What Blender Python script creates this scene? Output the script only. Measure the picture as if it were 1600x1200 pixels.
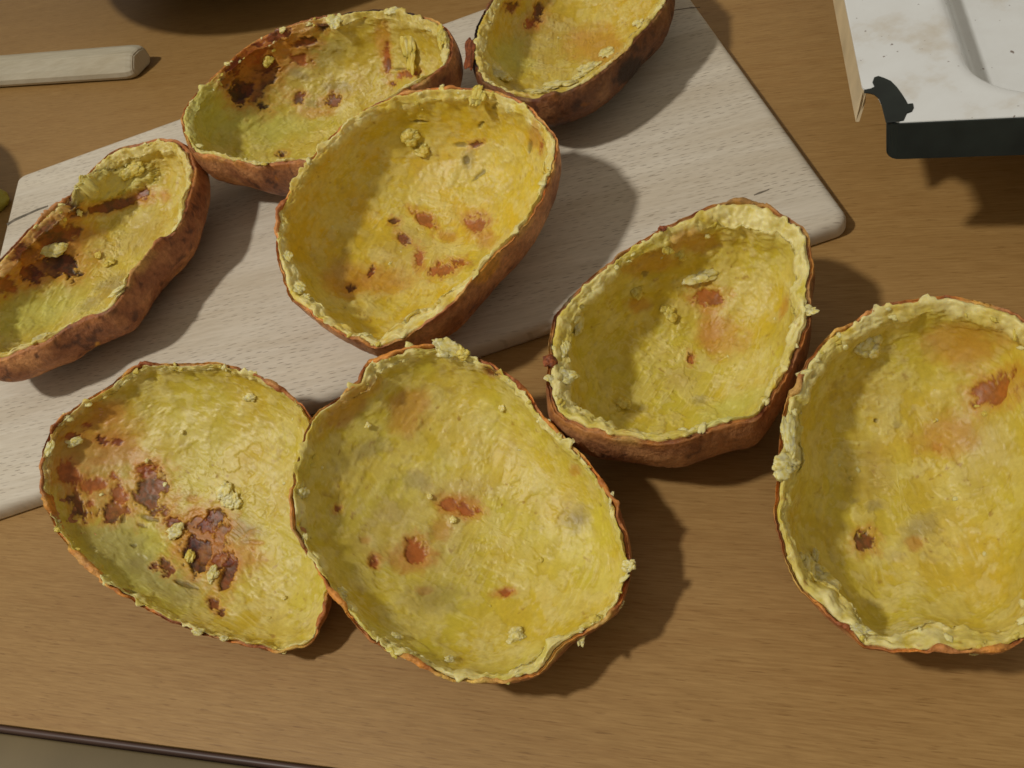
import bpy, bmesh, math, random
import numpy as np
from mathutils import Vector, Matrix

for o in list(bpy.data.objects):
    bpy.data.objects.remove(o)
scene = bpy.context.scene
COL = scene.collection
R = math.radians

# ------------------------------------------------------------------ camera
FPX, TILT, ROLL = 1400.0, R(50.0), R(-22.5)      # focal length for a 1600 px wide frame
BT = 0.009                                        # cutting board thickness
CZ = 0.27 + BT
_F = np.array([0, math.cos(TILT), -math.sin(TILT)])
_R0 = np.array([1.0, 0, 0]); _U0 = np.cross(_R0, _F)
_R = math.cos(ROLL) * _R0 + math.sin(ROLL) * _U0
_U = -math.sin(ROLL) * _R0 + math.cos(ROLL) * _U0
CAM = np.array([0, 0, CZ])
cd = bpy.data.cameras.new('camera'); cam = bpy.data.objects.new('camera', cd); COL.objects.link(cam)
cd.sensor_fit = 'HORIZONTAL'; cd.sensor_width = 36; cd.lens = 36 * FPX / 1600
cd.clip_start = 0.01; cd.clip_end = 50
cam.matrix_world = Matrix(((_R[0], _U[0], -_F[0], 0), (_R[1], _U[1], -_F[1], 0), (_R[2], _U[2], -_F[2], CZ), (0, 0, 0, 1)))
scene.camera = cam

# ------------------------------------------------------------------ light: one kitchen lamp on the left, dim room around
w = bpy.data.worlds.new('World'); scene.world = w; w.use_nodes = True
bg = w.node_tree.nodes['Background']; bg.inputs[0].default_value = (1.0, 0.90, 0.74, 1); bg.inputs[1].default_value = 0.29
ld = bpy.data.lights.new('kitchen_lamp', 'SPOT'); lamp = bpy.data.objects.new('kitchen_lamp', ld); COL.objects.link(lamp)
lamp.location = (-1.26, 0.27, 2.08)
ld.energy = 130; ld.color = (1.0, 0.965, 0.90); ld.shadow_soft_size = 0.085
ld.spot_size = R(44); ld.spot_blend = 1.0
lamp.rotation_euler = (Vector((-0.05, 0.22, 0)) - lamp.location).to_track_quat('-Z', 'Y').to_euler()
scene.view_settings.view_transform = 'Standard'; scene.view_settings.look = 'None'
scene.view_settings.gamma = 1; scene.view_settings.exposure = 0; scene.view_settings.use_curve_mapping = False
cy = scene.cycles; cy.max_bounces = 4; cy.diffuse_bounces = 3; cy.glossy_bounces = 2; cy.transmission_bounces = 1; cy.caustics_reflective = False; cy.caustics_refractive = False
cy.use_adaptive_sampling = True; cy.adaptive_threshold = 0.03; cy.filter_width = 1.6
scene.render.resolution_x = 1024; scene.render.resolution_y = 768

# ------------------------------------------------------------------ helpers
def ray(px, py):
    d = _F * FPX + _R * (px - 800) - _U * (py - 600)
    return d
def at(px, py, z):
    d = ray(px, py); return CAM + d * ((z - CZ) / d[2])
def project(p):
    d = p - CAM; wz = d @ _F
    return np.stack([800 + FPX * (d @ _R) / wz, 600 - FPX * (d @ _U) / wz], -1), wz

_rng = np.random.default_rng(7)
_G = _rng.normal(size=(1024, 3)); _G /= np.linalg.norm(_G, axis=1)[:, None]
_G = np.ascontiguousarray(_G.astype(np.float32)); _GX, _GY, _GZ = (np.ascontiguousarray(_G[:, k]) for k in range(3))
_PERM = np.concatenate([_rng.permutation(4096)] * 3).astype(np.int32)
def noise(p, seed=0):
    """gradient noise in three dimensions, about -1..1"""
    fl = np.floor(p); f = (p - fl).astype(np.float32); i = fl.astype(np.int64)
    fx, fy, fz = f[:, 0], f[:, 1], f[:, 2]
    ux, uy, uz = (t * t * t * (t * (t * 6 - 15) + 10) for t in (fx, fy, fz))
    sx = ((i[:, 0] + seed * 131) & 4095).astype(np.int32); sy = (i[:, 1] & 4095).astype(np.int32); sz = (i[:, 2] & 4095).astype(np.int32)
    out = 0
    for dx in (0, 1):
        hx = _PERM[sx + dx]; ax = ux if dx else 1 - ux; gx = fx - dx
        for dy in (0, 1):
            hy = _PERM[hx + sy + dy]; ay = ax * (uy if dy else 1 - uy); gy = fy - dy
            for dz in (0, 1):
                h = _PERM[hy + sz + dz] & 1023
                out = out + (_GX[h] * gx + _GY[h] * gy + _GZ[h] * (fz - dz)) * (ay * (uz if dz else 1 - uz))
    return out * 1.6
def fbm(p, size, octaves=4, seed=0, gain=0.5):
    a, s, t = 1.0, 0.0, 0
    q = p / size
    for k in range(octaves):
        s = s + a * noise(q, seed + k * 17); t += a; a *= gain; q = q * 2.03 + 11.7
    return s / t
def sst(a, b, x):
    t = np.clip((x - a) / (b - a), 0, 1); return t * t * (3 - 2 * t)
def lin(r, g, b):
    c = np.array([r, g, b]) / 255.0
    return np.where(c <= 0.04045, c / 12.92, ((c + 0.055) / 1.055) ** 2.4)

def mesh_np(name, verts, faces, mat, parent=None, col=None, smooth=True):
    me = bpy.data.meshes.new(name)
    faces = np.asarray(faces, dtype=np.int32); n = len(faces); k = faces.shape[1]
    me.vertices.add(len(verts)); me.vertices.foreach_set('co', np.asarray(verts, np.float32).ravel())
    me.loops.add(n * k); me.loops.foreach_set('vertex_index', faces.ravel())
    me.polygons.add(n); me.polygons.foreach_set('loop_start', np.arange(0, n * k, k, dtype=np.int32))
    me.update(calc_edges=True); me.validate()
    if smooth: me.polygons.foreach_set('use_smooth', np.ones(len(me.polygons), bool))
    if col is not None:
        a = me.color_attributes.new('Col', 'FLOAT_COLOR', 'POINT')
        c4 = np.ones((len(verts), 4), np.float32); c4[:, :3] = col
        a.data.foreach_set('color', c4.ravel())
    me.materials.append(mat)
    o = bpy.data.objects.new(name, me); COL.objects.link(o)
    if parent is not None: o.parent = parent
    return o
def poly(name, verts, faces, mat, parent=None, smooth=False):
    me = bpy.data.meshes.new(name); me.from_pydata([tuple(v) for v in verts], [], faces); me.update()
    me.materials.append(mat)
    if smooth: me.polygons.foreach_set('use_smooth', [True] * len(me.polygons))
    o = bpy.data.objects.new(name, me); COL.objects.link(o)
    if parent is not None: o.parent = parent
    return o
def grid_faces(nr, nc, wrap=True):
    r = np.arange(nr - 1)[:, None]; c = np.arange(nc if wrap else nc - 1)[None, :]; c2 = (c + 1) % nc
    return np.stack([(r * nc + c), (r * nc + c2), ((r + 1) * nc + c2), ((r + 1) * nc + c)], -1).reshape(-1, 4)
def empty(name, loc):
    o = bpy.data.objects.new(name, None); o.location = loc; o.empty_display_size = 0.02; COL.objects.link(o); return o
def tag(o, label=None, cat=None, group=None, kind=None):
    if label: o['label'] = label
    if cat: o['category'] = cat
    if group: o['group'] = group
    if kind: o['kind'] = kind
    return o

class NT:
    def __init__(s, name):
        s.m = bpy.data.materials.new(name); s.m.use_nodes = True; s.t = s.m.node_tree; s.b = s.t.nodes['Principled BSDF']
    def n(s, typ, ins=None, **kw):
        nd = s.t.nodes.new('ShaderNode' + typ)
        for k, v in kw.items(): setattr(nd, k, v)
        for k, v in (ins or {}).items():
            if hasattr(v, 'is_output'): s.t.links.new(v, nd.inputs[k])
            else: nd.inputs[k].default_value = v
        return nd
    def link(s, a, b): s.t.links.new(a, b)
    def mix(s, f, a, b, mode='MIX'):
        nd = s.t.nodes.new('ShaderNodeMix'); nd.data_type = 'RGBA'; nd.blend_type = mode
        for i, v in ((0, f), (6, a), (7, b)):
            if hasattr(v, 'is_output'): s.t.links.new(v, nd.inputs[i])
            else: nd.inputs[i].default_value = v if i == 0 else (*v, 1)[:4]
        return nd.outputs[2]
    def ramp(s, f, stops):
        nd = s.t.nodes.new('ShaderNodeValToRGB'); s.t.links.new(f, nd.inputs[0]); e = nd.color_ramp.elements
        while len(e) < len(stops): e.new(0.5)
        for k, (p, c) in enumerate(stops):
            e[k].position = p; e[k].color = (*c, 1) if len(c) == 3 else c
        return nd.outputs[0]
    def bump(s, h, strength, dist, nrm=None):
        nd = s.n('Bump', {'Height': h, 'Strength': strength, 'Distance': dist})
        if nrm is not None: s.t.links.new(nrm, nd.inputs['Normal'])
        return nd.outputs[0]
    def set(s, **kw):
        for k, v in kw.items():
            k = k.replace('_', ' ')
            if hasattr(v, 'is_output'): s.t.links.new(v, s.b.inputs[k])
            else: s.b.inputs[k].default_value = v
        return s.m

def coords(nt, scale, rotz=0.0):
    tc = nt.n('TexCoord'); v = tc.outputs['Object']
    if rotz: v = nt.n('Mapping', {'Vector': v, 'Rotation': (0, 0, rotz)}).outputs[0]
    return nt.n('Mapping', {'Vector': v, 'Scale': scale}).outputs[0]

# ------------------------------------------------------------------ materials
TA = R(-28.5)       # direction of the table's long side
BA = R(-5.2)        # direction of the board's long side
GA = R(-14.0)       # direction of the board's grain

def mat_table():
    n = NT('wood_laminate')
    fine = n.n('TexNoise', {'Vector': coords(n, (80, 1300, 60), -TA), 'Scale': 1.0, 'Detail': 5.0, 'Roughness': 0.6})
    mid = n.n('TexNoise', {'Vector': coords(n, (13, 170, 10), -TA), 'Scale': 1.0, 'Detail': 4.0, 'Roughness': 0.55, 'Distortion': 0.4})
    big = n.n('TexNoise', {'Vector': coords(n, (3, 16, 3), -TA), 'Scale': 1.0, 'Detail': 3.0})
    pore = n.n('TexNoise', {'Vector': coords(n, (130, 1500, 100), -TA), 'Scale': 1.0, 'Detail': 2.0})
    c = n.ramp(mid.outputs[0], [(0.28, lin(147, 110, 58)), (0.5, lin(156, 121, 68)), (0.75, lin(164, 129, 75))])
    f = n.ramp(fine.outputs[0], [(0.3, lin(132, 96, 50)), (0.7, lin(178, 141, 88))])
    c = n.mix(0.5, c, f)
    b = n.ramp(big.outputs[0], [(0.3, (0.93, 0.92, 0.90)), (0.7, (1.05, 1.05, 1.05))])
    c = n.mix(1.0, c, b, 'MULTIPLY')
    p = n.ramp(pore.outputs[0], [(0.30, (0.62, 0.55, 0.45)), (0.40, (1, 1, 1))])
    c = n.mix(0.6, c, p, 'MULTIPLY')
    return n.set(Base_Color=c, Roughness=0.48, Specular_IOR_Level=0.35, Normal=n.bump(fine.outputs[0], 0.12, 0.0004))

def mat_beech(name, base=(208, 199, 182), rot=GA, flecks=True):
    n = NT(name)
    fine = n.n('TexNoise', {'Vector': coords(n, (60, 700, 60), -rot), 'Scale': 1.0, 'Detail': 4.0, 'Roughness': 0.6})
    big = n.n('TexNoise', {'Vector': coords(n, (5, 30, 5), -rot), 'Scale': 1.0, 'Detail': 3.0, 'Distortion': 0.5})
    bl = np.array(base)
    c = n.ramp(big.outputs[0], [(0.3, lin(*(bl - (10, 13, 17)))), (0.52, lin(*bl)), (0.75, lin(*(bl + (11, 10, 7))))])
    f = n.ramp(fine.outputs[0], [(0.3, (0.86, 0.83, 0.78)), (0.7, (1.08, 1.08, 1.08))])
    c = n.mix(0.8, c, f, 'MULTIPLY')
    h = fine.outputs[0]
    if flecks:
        # the short dark ray flecks of beech
        wob = n.n('TexNoise', {'Vector': coords(n, (25, 60, 25), -rot), 'Scale': 1.0, 'Detail': 2.0})
        mp = n.n('VectorMath', {0: coords(n, (190, 470, 190), -rot), 1: wob.outputs['Color']}, operation='ADD')
        v = n.n('TexVoronoi', {'Vector': mp.outputs[0], 'Scale': 1.0, 'Randomness': 0.9}, voronoi_dimensions='2D')
        d = n.n('VectorMath', {0: mp.outputs[0], 1: v.outputs['Position']}, operation='SUBTRACT')
        sx = n.n('SeparateXYZ', {0: d.outputs[0]})
        e = n.n('Math', {0: sx.outputs[0], 1: 0.36}, operation='DIVIDE'); e2 = n.n('Math', {0: sx.outputs[1], 1: 0.115}, operation='DIVIDE')
        e = n.n('Math', {0: e.outputs[0], 1: 2.0}, operation='POWER'); e2 = n.n('Math', {0: e2.outputs[0], 1: 2.0}, operation='POWER')
        s = n.n('Math', {0: e.outputs[0], 1: e2.outputs[0]}, operation='ADD')
        m = n.ramp(s.outputs[0], [(0.25, (1, 1, 1)), (1.0, (0, 0, 0))])
        var = n.n('Math', {0: v.outputs['Color'], 1: 0.18}, operation='ADD')
        patch = n.n('TexNoise', {'Vector': coords(n, (18, 55, 18), -rot), 'Scale': 1.0, 'Detail': 2.0})
        pr = n.ramp(patch.outputs[0], [(0.36, (0.15, 0.15, 0.15)), (0.56, (1, 1, 1))])
        mm = n.n('Math', {0: m, 1: var.outputs[0]}, operation='MULTIPLY'); mm = n.n('Math', {0: mm.outputs[0], 1: pr}, operation='MULTIPLY')
        mm = n.n('Math', {0: mm.outputs[0], 1: 0.7}, operation='MULTIPLY')
        c = n.mix(mm.outputs[0], c, lin(104, 84, 66))
        hh = n.n('Math', {0: h, 1: mm.outputs[0]}, operation='SUBTRACT'); h = hh.outputs[0]
    return n.set(Base_Color=c, Roughness=0.62, Specular_IOR_Level=0.25, Normal=n.bump(h, 0.25, 0.0004))

def mat_flesh():
    n = NT('potato_flesh')
    vc = n.n('VertexColor', layer_name='Col')
    a = n.n('TexNoise', {'Vector': coords(n, (1, 1, 1)), 'Scale': 620.0, 'Detail': 3.0, 'Roughness': 0.65})
    b = n.n('TexNoise', {'Vector': coords(n, (1, 1, 1)), 'Scale': 190.0, 'Detail': 2.0, 'Roughness': 0.6, 'Distortion': 0.8})
    c = n.mix(1.0, vc.outputs[0], n.ramp(a.outputs[0], [(0.25, (0.90, 0.88, 0.80)), (0.55, (1, 1, 1)), (0.8, (1.06, 1.07, 1.12))]), 'MULTIPLY')
    c = n.mix(0.7, c, n.ramp(b.outputs[0], [(0.3, (0.93, 0.91, 0.84)), (0.6, (1.03, 1.03, 1.05))]), 'MULTIPLY')
    hh = n.n('Math', {0: a.outputs[0], 1: b.outputs[0]}, operation='ADD')
    h2 = hh
    return n.set(Base_Color=c, Roughness=0.44, Specular_IOR_Level=0.36, Subsurface_Weight=0.4, Subsurface_Radius=(1.0, 0.88, 0.45), Subsurface_Scale=0.0020,
                 Normal=n.bump(h2.outputs[0], 0.17, 0.0005))
def mat_skin():
    n = NT('potato_skin')
    vc = n.n('VertexColor', layer_name='Col')
    a = n.n('TexNoise', {'Vector': coords(n, (1, 1, 1)), 'Scale': 480.0, 'Detail': 5.0, 'Roughness': 0.65})
    b = n.n('TexNoise', {'Vector': coords(n, (1, 1, 1)), 'Scale': 120.0, 'Detail': 4.0, 'Roughness': 0.6})
    c = n.mix(1.0, vc.outputs[0], n.ramp(a.outputs[0], [(0.3, (0.62, 0.58, 0.55)), (0.6, (1.05, 1.05, 1.05)), (0.8, (1.3, 1.28, 1.2))]), 'MULTIPLY')
    hh = n.n('Math', {0: a.outputs[0], 1: b.outputs[0]}, operation='ADD')
    return n.set(Base_Color=c, Roughness=0.5, Specular_IOR_Level=0.4, Normal=n.bump(hh.outputs[0], 0.7, 0.0010))
def mat_plain(name, rgb, rough=0.5, spec=0.4, var=0.12, scale=60.0, bump=0.0):
    n = NT(name)
    a = n.n('TexNoise', {'Vector': coords(n, (1, 1, 1)), 'Scale': scale, 'Detail': 4.0})
    c = n.mix(1.0, lin(*rgb), n.ramp(a.outputs[0], [(0.3, (1 - var,) * 3), (0.7, (1 + var,) * 3)]), 'MULTIPLY')
    kw = dict(Base_Color=c, Roughness=rough, Specular_IOR_Level=spec)
    if bump: kw['Normal'] = n.bump(a.outputs[0], bump, 0.0006)
    return n.set(**kw)
def mat_enamel():
    n = NT('white_enamel')
    tc = coords(n, (1, 1, 1))
    a = n.n('TexNoise', {'Vector': tc, 'Scale': 38.0, 'Detail': 5.0, 'Roughness': 0.6})
    s = n.n('TexNoise', {'Vector': tc, 'Scale': 300.0, 'Detail': 3.0})
    c = n.ramp(a.outputs[0], [(0.30, lin(226, 228, 226)), (0.52, lin(221, 222, 219)), (0.70, lin(202, 194, 178))])
    sp = n.ramp(s.outputs[0], [(0.265, (0.22, 0.15, 0.12)), (0.31, (1, 1, 1))])
    c = n.mix(0.9, c, sp, 'MULTIPLY')
    return n.set(Base_Color=c, Roughness=0.28, Specular_IOR_Level=0.5)

M = dict(table=mat_table(), beech=mat_beech('beech_wood'), handle=mat_beech('pale_wood', (190, 182, 160), TA, False),
         flesh=mat_flesh(), skin=mat_skin(), enamel=mat_enamel(),
         dark_enamel=mat_plain('dark_green_enamel', (30, 36, 32), 0.42, 0.4, 0.3, 90),
         cream=mat_plain('cream_enamel', (206, 186, 148), 0.35, 0.4, 0.16, 70),
         trim=mat_plain('dark_edge_trim', (74, 54, 46), 0.45, 0.4, 0.2, 40),
         ceramic=mat_plain('grey_ceramic', (150, 146, 132), 0.3, 0.5, 0.06, 30),
         stain=mat_plain('grey_stain', (112, 104, 90), 0.7, 0.2, 0.3, 400),
         dark_line=mat_plain('dark_groove', (88, 74, 60), 0.7, 0.2, 0.2, 200),
         apron=mat_plain('dim_wood_side', (104, 90, 62), 0.6, 0.3, 0.2, 20),
         floor=mat_plain('floor_wood', (84, 68, 46), 0.6, 0.3, 0.25, 9))

# ------------------------------------------------------------------ table
tu = np.array([math.cos(TA), math.sin(TA), 0]); tv = np.array([-math.sin(TA), math.cos(TA), 0])
e0 = at(0, 1131, 0); e1 = at(400, 1183, 0)
TE = (e1 - e0) / np.linalg.norm(e1 - e0); TV = np.array([-TE[1], TE[0], 0])
table = empty('table', (0, 0, 0)); tag(table, kind='structure')
def obox(name, o, u, v, z0, z1, u0, u1, v0, v1, mat, parent, bev=0.0):
    c = [o + u * a + v * b for a, b in ((u0, v0), (u1, v0), (u1, v1), (u0, v1))]
    vs = [(p[0], p[1], z) for z in (z0, z1) for p in c]
    ob = poly(name, vs, [(0, 3, 2, 1), (4, 5, 6, 7), (0, 1, 5, 4), (1, 2, 6, 5), (2, 3, 7, 6), (3, 0, 4, 7)], mat, parent)
    if bev:
        bm = bmesh.new(); bm.from_mesh(ob.data); bmesh.ops.bevel(bm, geom=bm.edges[:], offset=bev, segments=3, affect='EDGES', profile=0.5); bm.to_mesh(ob.data); bm.free()
        ob.data.polygons.foreach_set('use_smooth', [True] * len(ob.data.polygons))
    return ob
obox('table_top', e0, TE, TV, -0.022, 0.0, -1.2, 1.6, 0.0, 1.5, M['table'], table)
obox('edge_trim', e0, TE, TV, -0.0215, -0.0006, -1.2, 1.6, -0.0022, -0.0002, M['trim'], table, 0.0008)
obox('ledge', e0, TE, TV, -0.022, -0.0030, -1.2, 1.6, -0.0160, -0.0024, M['apron'], table, 0.001)
obox('ledge', e0, TE, TV, -0.028, -0.0060, -1.2, 1.6, -0.30, -0.0164, M['floor'], table, 0.001)
fl = obox('floor', e0, TE, TV, -0.78, -0.75, -2.5, 2.5, -2.5, 2.5, M['floor'], None); tag(fl, kind='structure')

# ------------------------------------------------------------------ cutting board
A = at(26, 275, BT); Bc = at(1331, 341, BT)
bu = np.array([math.cos(BA), math.sin(BA), 0]); bv = np.array([-math.sin(BA), math.cos(BA), 0])
blen = (Bc - A) @ bu; bwid = (A - Bc) @ bv
bo = A - bv * bwid                     # near-left corner
board = empty('cutting_board', tuple((A + Bc) / 2 - np.array([0, 0, BT])))
tag(board, 'pale beech wood cutting board lying askew under the potato skins', 'cutting board')
def rrect(l, wd, ins, rad, seg=8):
    pts = []
    for cx, cy, a0 in ((l - rad, rad, -90), (l - rad, wd - rad, 0), (rad, wd - rad, 90), (rad, rad, 180)):
        for k in range(seg + 1):
            a = R(a0 + 90 * k / seg); pts.append((cx + (rad - ins) * math.cos(a), cy + (rad - ins) * math.sin(a)))
    return pts
prof = [(0.0016, 0.0), (0.0004, 0.0006), (0.0, 0.0018), (0.0, BT - 0.0034), (0.0005, BT - 0.0018), (0.0016, BT - 0.0006), (0.0034, BT - 0.0001), (0.005, BT)]
vs, fs = [], []
org = np.array(board.location)
for ins, z in prof:
    for x, y in rrect(blen, bwid, ins, 0.0062):
        p = bo + bu * x + bv * y; vs.append((p[0] - org[0], p[1] - org[1], z))
nr, nc = len(prof), len(vs) // len(prof)
fs = [tuple(f) for f in grid_faces(nr, nc)] + [tuple(range((nr - 1) * nc, nr * nc)), tuple(reversed(range(nc)))]
bo_ = poly('board_slab', vs, fs, M['beech'], board, True)
def strip(name, pxs, widths, z, mat, parent, th=0.00012):
    P = [at(x, y, z) for x, y in pxs]; vs = []; fs = []
    off = np.array(parent.location) if parent else np.zeros(3)
    for i, p in enumerate(P):
        d = P[min(i + 1, len(P) - 1)] - P[max(i - 1, 0)]; d /= np.linalg.norm(d); s = np.array([-d[1], d[0], 0]) * widths[i] / 2
        for q, zz in ((p - s, 0), (p + s, 0), (p + s * .8, th), (p - s * .8, th)): vs.append(tuple(q + np.array([0, 0, zz]) - off))
    for i in range(len(P) - 1):
        a, b = 4 * i, 4 * i + 4
        fs += [(a + 3, a + 2, b + 2, b + 3), (a, a + 3, b + 3, b), (a + 2, a + 1, b + 1, b + 2), (a + 1, a, b, b + 1)]
    fs += [(0, 1, 2, 3), tuple(4 * (len(P) - 1) + k for k in (3, 2, 1, 0))]
    return poly(name, vs, fs, mat, parent)
strip('pencil_mark', [(11, 351), (22, 344), (40, 336), (58, 328), (75, 322)], [0.0026, 0.0030, 0.0026, 0.0022, 0.0018], BT, M['stain'], board)
strip('seam_line', [(1040, 18), (1060, 15), (1080, 12), (1094, 11.5)], [0.0004, 0.0006, 0.0006, 0.0004], BT, M['dark_line'], board)
strip('knife_scratch', [(1178, 305), (1188, 301), (1202, 296)], [0.0006, 0.0013, 0.0004], BT, M['stain'], board)

# ------------------------------------------------------------------ potato skins
def in_board(x, y):
    d0 = (x - bo[0]) * bu[0] + (y - bo[1]) * bu[1]; d1 = (x - bo[0]) * bv[0] + (y - bo[1]) * bv[1]
    return (d0 > 0) & (d0 < blen) & (d1 > 0) & (d1 < bwid)
def catmull(p, n):
    m = len(p); out = []
    for i in range(m):
        a, b, c, d = p[i - 1], p[i], p[(i + 1) % m], p[(i + 2) % m]
        for k in range(24):
            t = k / 24
            out.append(0.5 * ((2 * b) + (c - a) * t + (2 * a - 5 * b + 4 * c - d) * t * t + (3 * b - a - 3 * c + d) * t ** 3))
    out = np.array(out); seg = np.linalg.norm(np.roll(out, -1, 0) - out, axis=1); s = np.concatenate([[0], np.cumsum(seg)])
    o2 = np.vstack([out, out[:1]]); t = np.linspace(0, s[-1], n, endpoint=False)
    return np.stack([np.interp(t, s, o2[:, k]) for k in range(3)], -1)
def profile(n, pe, qe):
    ph = np.linspace(0, math.pi / 2, 2000); r = np.cos(ph) ** pe; z = np.sin(ph) ** qe; r[-1] = 0
    s = np.concatenate([[0], np.cumsum(np.hypot(np.diff(r), np.diff(z) * 0.75))]); t = np.linspace(0, s[-1], n)
    return np.interp(t, s, r), np.interp(t, s, z)
def grid_normals(g):
    du = np.roll(g, -1, 1) - np.roll(g, 1, 1); dv = np.gradient(g, axis=0)
    n = np.cross(du, dv); l = np.linalg.norm(n, axis=-1, keepdims=True); return n / np.maximum(l, 1e-12)

COLS = {'b': lin(132, 58, 22), 'd': lin(54, 20, 11), 'o': lin(196, 136, 52), 'g': lin(140, 122, 88), 'k': lin(62, 36, 18), 'l': lin(196, 196, 98), 'r': lin(176, 88, 32), 'm': lin(176, 148, 104)}
SOFT = {'b': 0.16, 'd': 0.14, 'o': 0.45, 'g': 0.55, 'k': 0.25, 'l': 0.7, 'r': 0.2, 'm': 0.7}
AMT = {'b': 0.9, 'd': 0.95, 'o': 0.6, 'g': 0.45, 'k': 0.5, 'l': 0.6, 'r': 0.85, 'm': 0.28}
DEEP = {'b': 1.0, 'd': 1.5, 'k': 0.9, 'r': 0.8}

def ico(sub):
    bm = bmesh.new(); bmesh.ops.create_icosphere(bm, subdivisions=sub, radius=1.0)
    v = np.array([x.co for x in bm.verts]); f = np.array([[l.index for l in q.verts] for q in bm.faces]); bm.free(); return v, f
ICO2, ICO3 = ico(3), ico(4)
def flake(rnd, seed, base):
    v, f = base; kk = rnd.random() * 90
    v = v * (1 + 0.75 * fbm(v + kk, 0.9, 2, seed + 80) + 0.40 * fbm(v + kk, 0.55, 2, seed + 81, 0.6))[:, None]
    return v, f
def potato(spec):
    seed = spec['seed']; rnd = random.Random(seed)
    zc, ax, ay = spec['plane']; cpx = np.mean(np.array(spec['rim'], float), 0)
    c0 = at(cpx[0], cpx[1], zc); nrm = np.array([-ax, -ay, 1.0]); nrm /= np.linalg.norm(nrm)
    rim = []
    for px, py in spec['rim']:
        d = ray(px, py); t = ((c0 - CAM) @ nrm) / (d @ nrm); rim.append(CAM + d * t)
    N = 420
    rim = catmull(np.array(rim), N)
    C = rim.mean(0); down = -nrm
    rs = rim.copy()
    tc_ = (C - rim) / np.linalg.norm(C - rim, axis=1)[:, None]
    jag = 0.0016 * fbm(rim + seed, 0.016, 3, seed + 2) + 0.0013 * fbm(rim + seed, 0.005, 3, seed + 3, 0.6)
    rim = rim + tc_ * jag[:, None]
    # in-plane inward direction
    tang = np.roll(rim, -3, 0) - np.roll(rim, 3, 0); tang /= np.linalg.norm(tang, axis=1)[:, None]
    inw = np.cross(nrm, tang); inw *= np.sign(np.sum(inw * (C - rim), 1))[:, None]
    toC = (C - rim) / np.linalg.norm(C - rim, axis=1)[:, None]; inw = inw * .5 + toC * .5; inw /= np.linalg.norm(inw, axis=1)[:, None]
    pe, qe = spec.get('prof', (0.72, 0.85)); bul = spec.get('bulge', 0.06)
    sh = np.array([*spec.get('shift', (0, 0)), 0.0])
    def outer(D, n=56):
        r, z = profile(n, pe, qe)
        k = r * (1 + bul * np.sin(np.pi * np.clip(z, 0, 1)) )
        bl = np.clip(z * 6, 0, 1)[:, None, None]
        return C + ((rim - C)[None] * (1 - bl) + (rs - C)[None] * bl) * k[:, None, None] + down * (D * z)[:, None, None] + sh * (z ** 1.2)[:, None, None]
    def gap(D):
        g = outer(D, 40); z = g[..., 2] - np.where(in_board(g[..., 0], g[..., 1]), BT, 0.0); return z.min()
    lo, hi = 0.008, 0.09
    for _ in range(30):
        mid = (lo + hi) / 2
        if gap(mid) > 0.0004: lo = mid
        else: hi = mid
    D = lo
    per = np.linalg.norm(rim - C, axis=1)
    print('POTATO', spec['key'], 'depth %.4f' % D, 'radius %.3f..%.3f' % (per.min(), per.max()), 'rim z %.3f..%.3f' % (rim[:, 2].min(), rim[:, 2].max()))
    base = C.copy(); g = outer(D, 40).reshape(-1, 3); base = g[np.argmin(g[:, 2])].copy(); base[2] = BT if in_board(base[0], base[1]) else 0.0
    root = empty('potato_skin', tuple(base)); tag(root, spec['label'], 'potato skin', 'scooped out potato skins')
    # ragged edge heights along the rim
    rn = rim + seed * 3.1
    lo_ = spec.get('lipcut', 0.0); patch = sst(lo_, lo_ + 0.35, fbm(rn, 0.026, 3, seed + 5))
    ragged = -0.0022 + spec.get('lip', 0.0026) * patch + 0.0010 * fbm(rn, 0.008, 4, seed)
    torn = np.clip(fbm(rn, 0.005, 4, seed + 9, 0.65) - 0.18, 0, 1) * 0.006 * patch
    edge = ragged + torn
    up = nrm
    # ---- outer skin
    go = outer(D)
    nn = grid_normals(go); sgn = np.sign(np.sum(nn * (go - C), -1, keepdims=True)); nn = nn * sgn
    flat = go.reshape(-1, 3) + seed * 3.1
    dsp = 0.0016 * fbm(flat, 0.022, 3, seed + 20) + 0.0006 * fbm(flat, 0.006, 3, seed + 21)
    wr = np.abs(fbm(flat, 0.011, 4, seed + 22)); dsp -= 0.0010 * sst(0.10, 0.0, wr)
    fade = np.linspace(0, 1, go.shape[0]) ** 0.5
    fade[-8:] *= np.linspace(1, 0, 8)
    go = go + nn * dsp.reshape(go.shape[:2])[..., None] * fade[:, None, None]
    top = rim + up * edge[:, None] - inw * (0.0001 + 0.45 * torn)[:, None]
    lipw = 0.0006 + 0.0017 * sst(-0.2, 0.35, fbm(rn, 0.013, 3, seed + 12)) * patch
    lip = rim + up * (edge - 0.0001)[:, None] + inw * (lipw - 0.3 * torn)[:, None]
    lin_ = rim + up * (edge * 0.3 - 0.001)[:, None] + inw * lipw[:, None]
    lin2 = rim - up * 0.0045 + inw * 0.0014
    rows = np.concatenate([lin2[None], lin_[None], lip[None], top[None], ((top + go[1]) / 2)[None], go[1:]], 0)
    v = rows.reshape(-1, 3); q = v + seed * 3.1
    n1 = fbm(q, 0.018, 4, seed + 30); n2 = fbm(q, 0.005, 3, seed + 31); n3 = fbm(q, 0.035, 2, seed + 32)
    tone = spec.get('tone', 0.0)
    c = lin(184, 126, 76)[None] * (1 - sst(-0.35, 0.4, n1 + tone)[:, None]) + lin(134, 82, 48)[None] * sst(-0.35, 0.4, n1 + tone)[:, None]
    c = c + (lin(204, 152, 104) - c) * (0.5 * sst(0.1, 0.5, n3 - tone))[:, None]
    c = c + (lin(62, 34, 24) - c) * (0.7 * sst(0.28, 0.5, n2 + 0.5 * n1 + tone * .5))[:, None]
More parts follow.
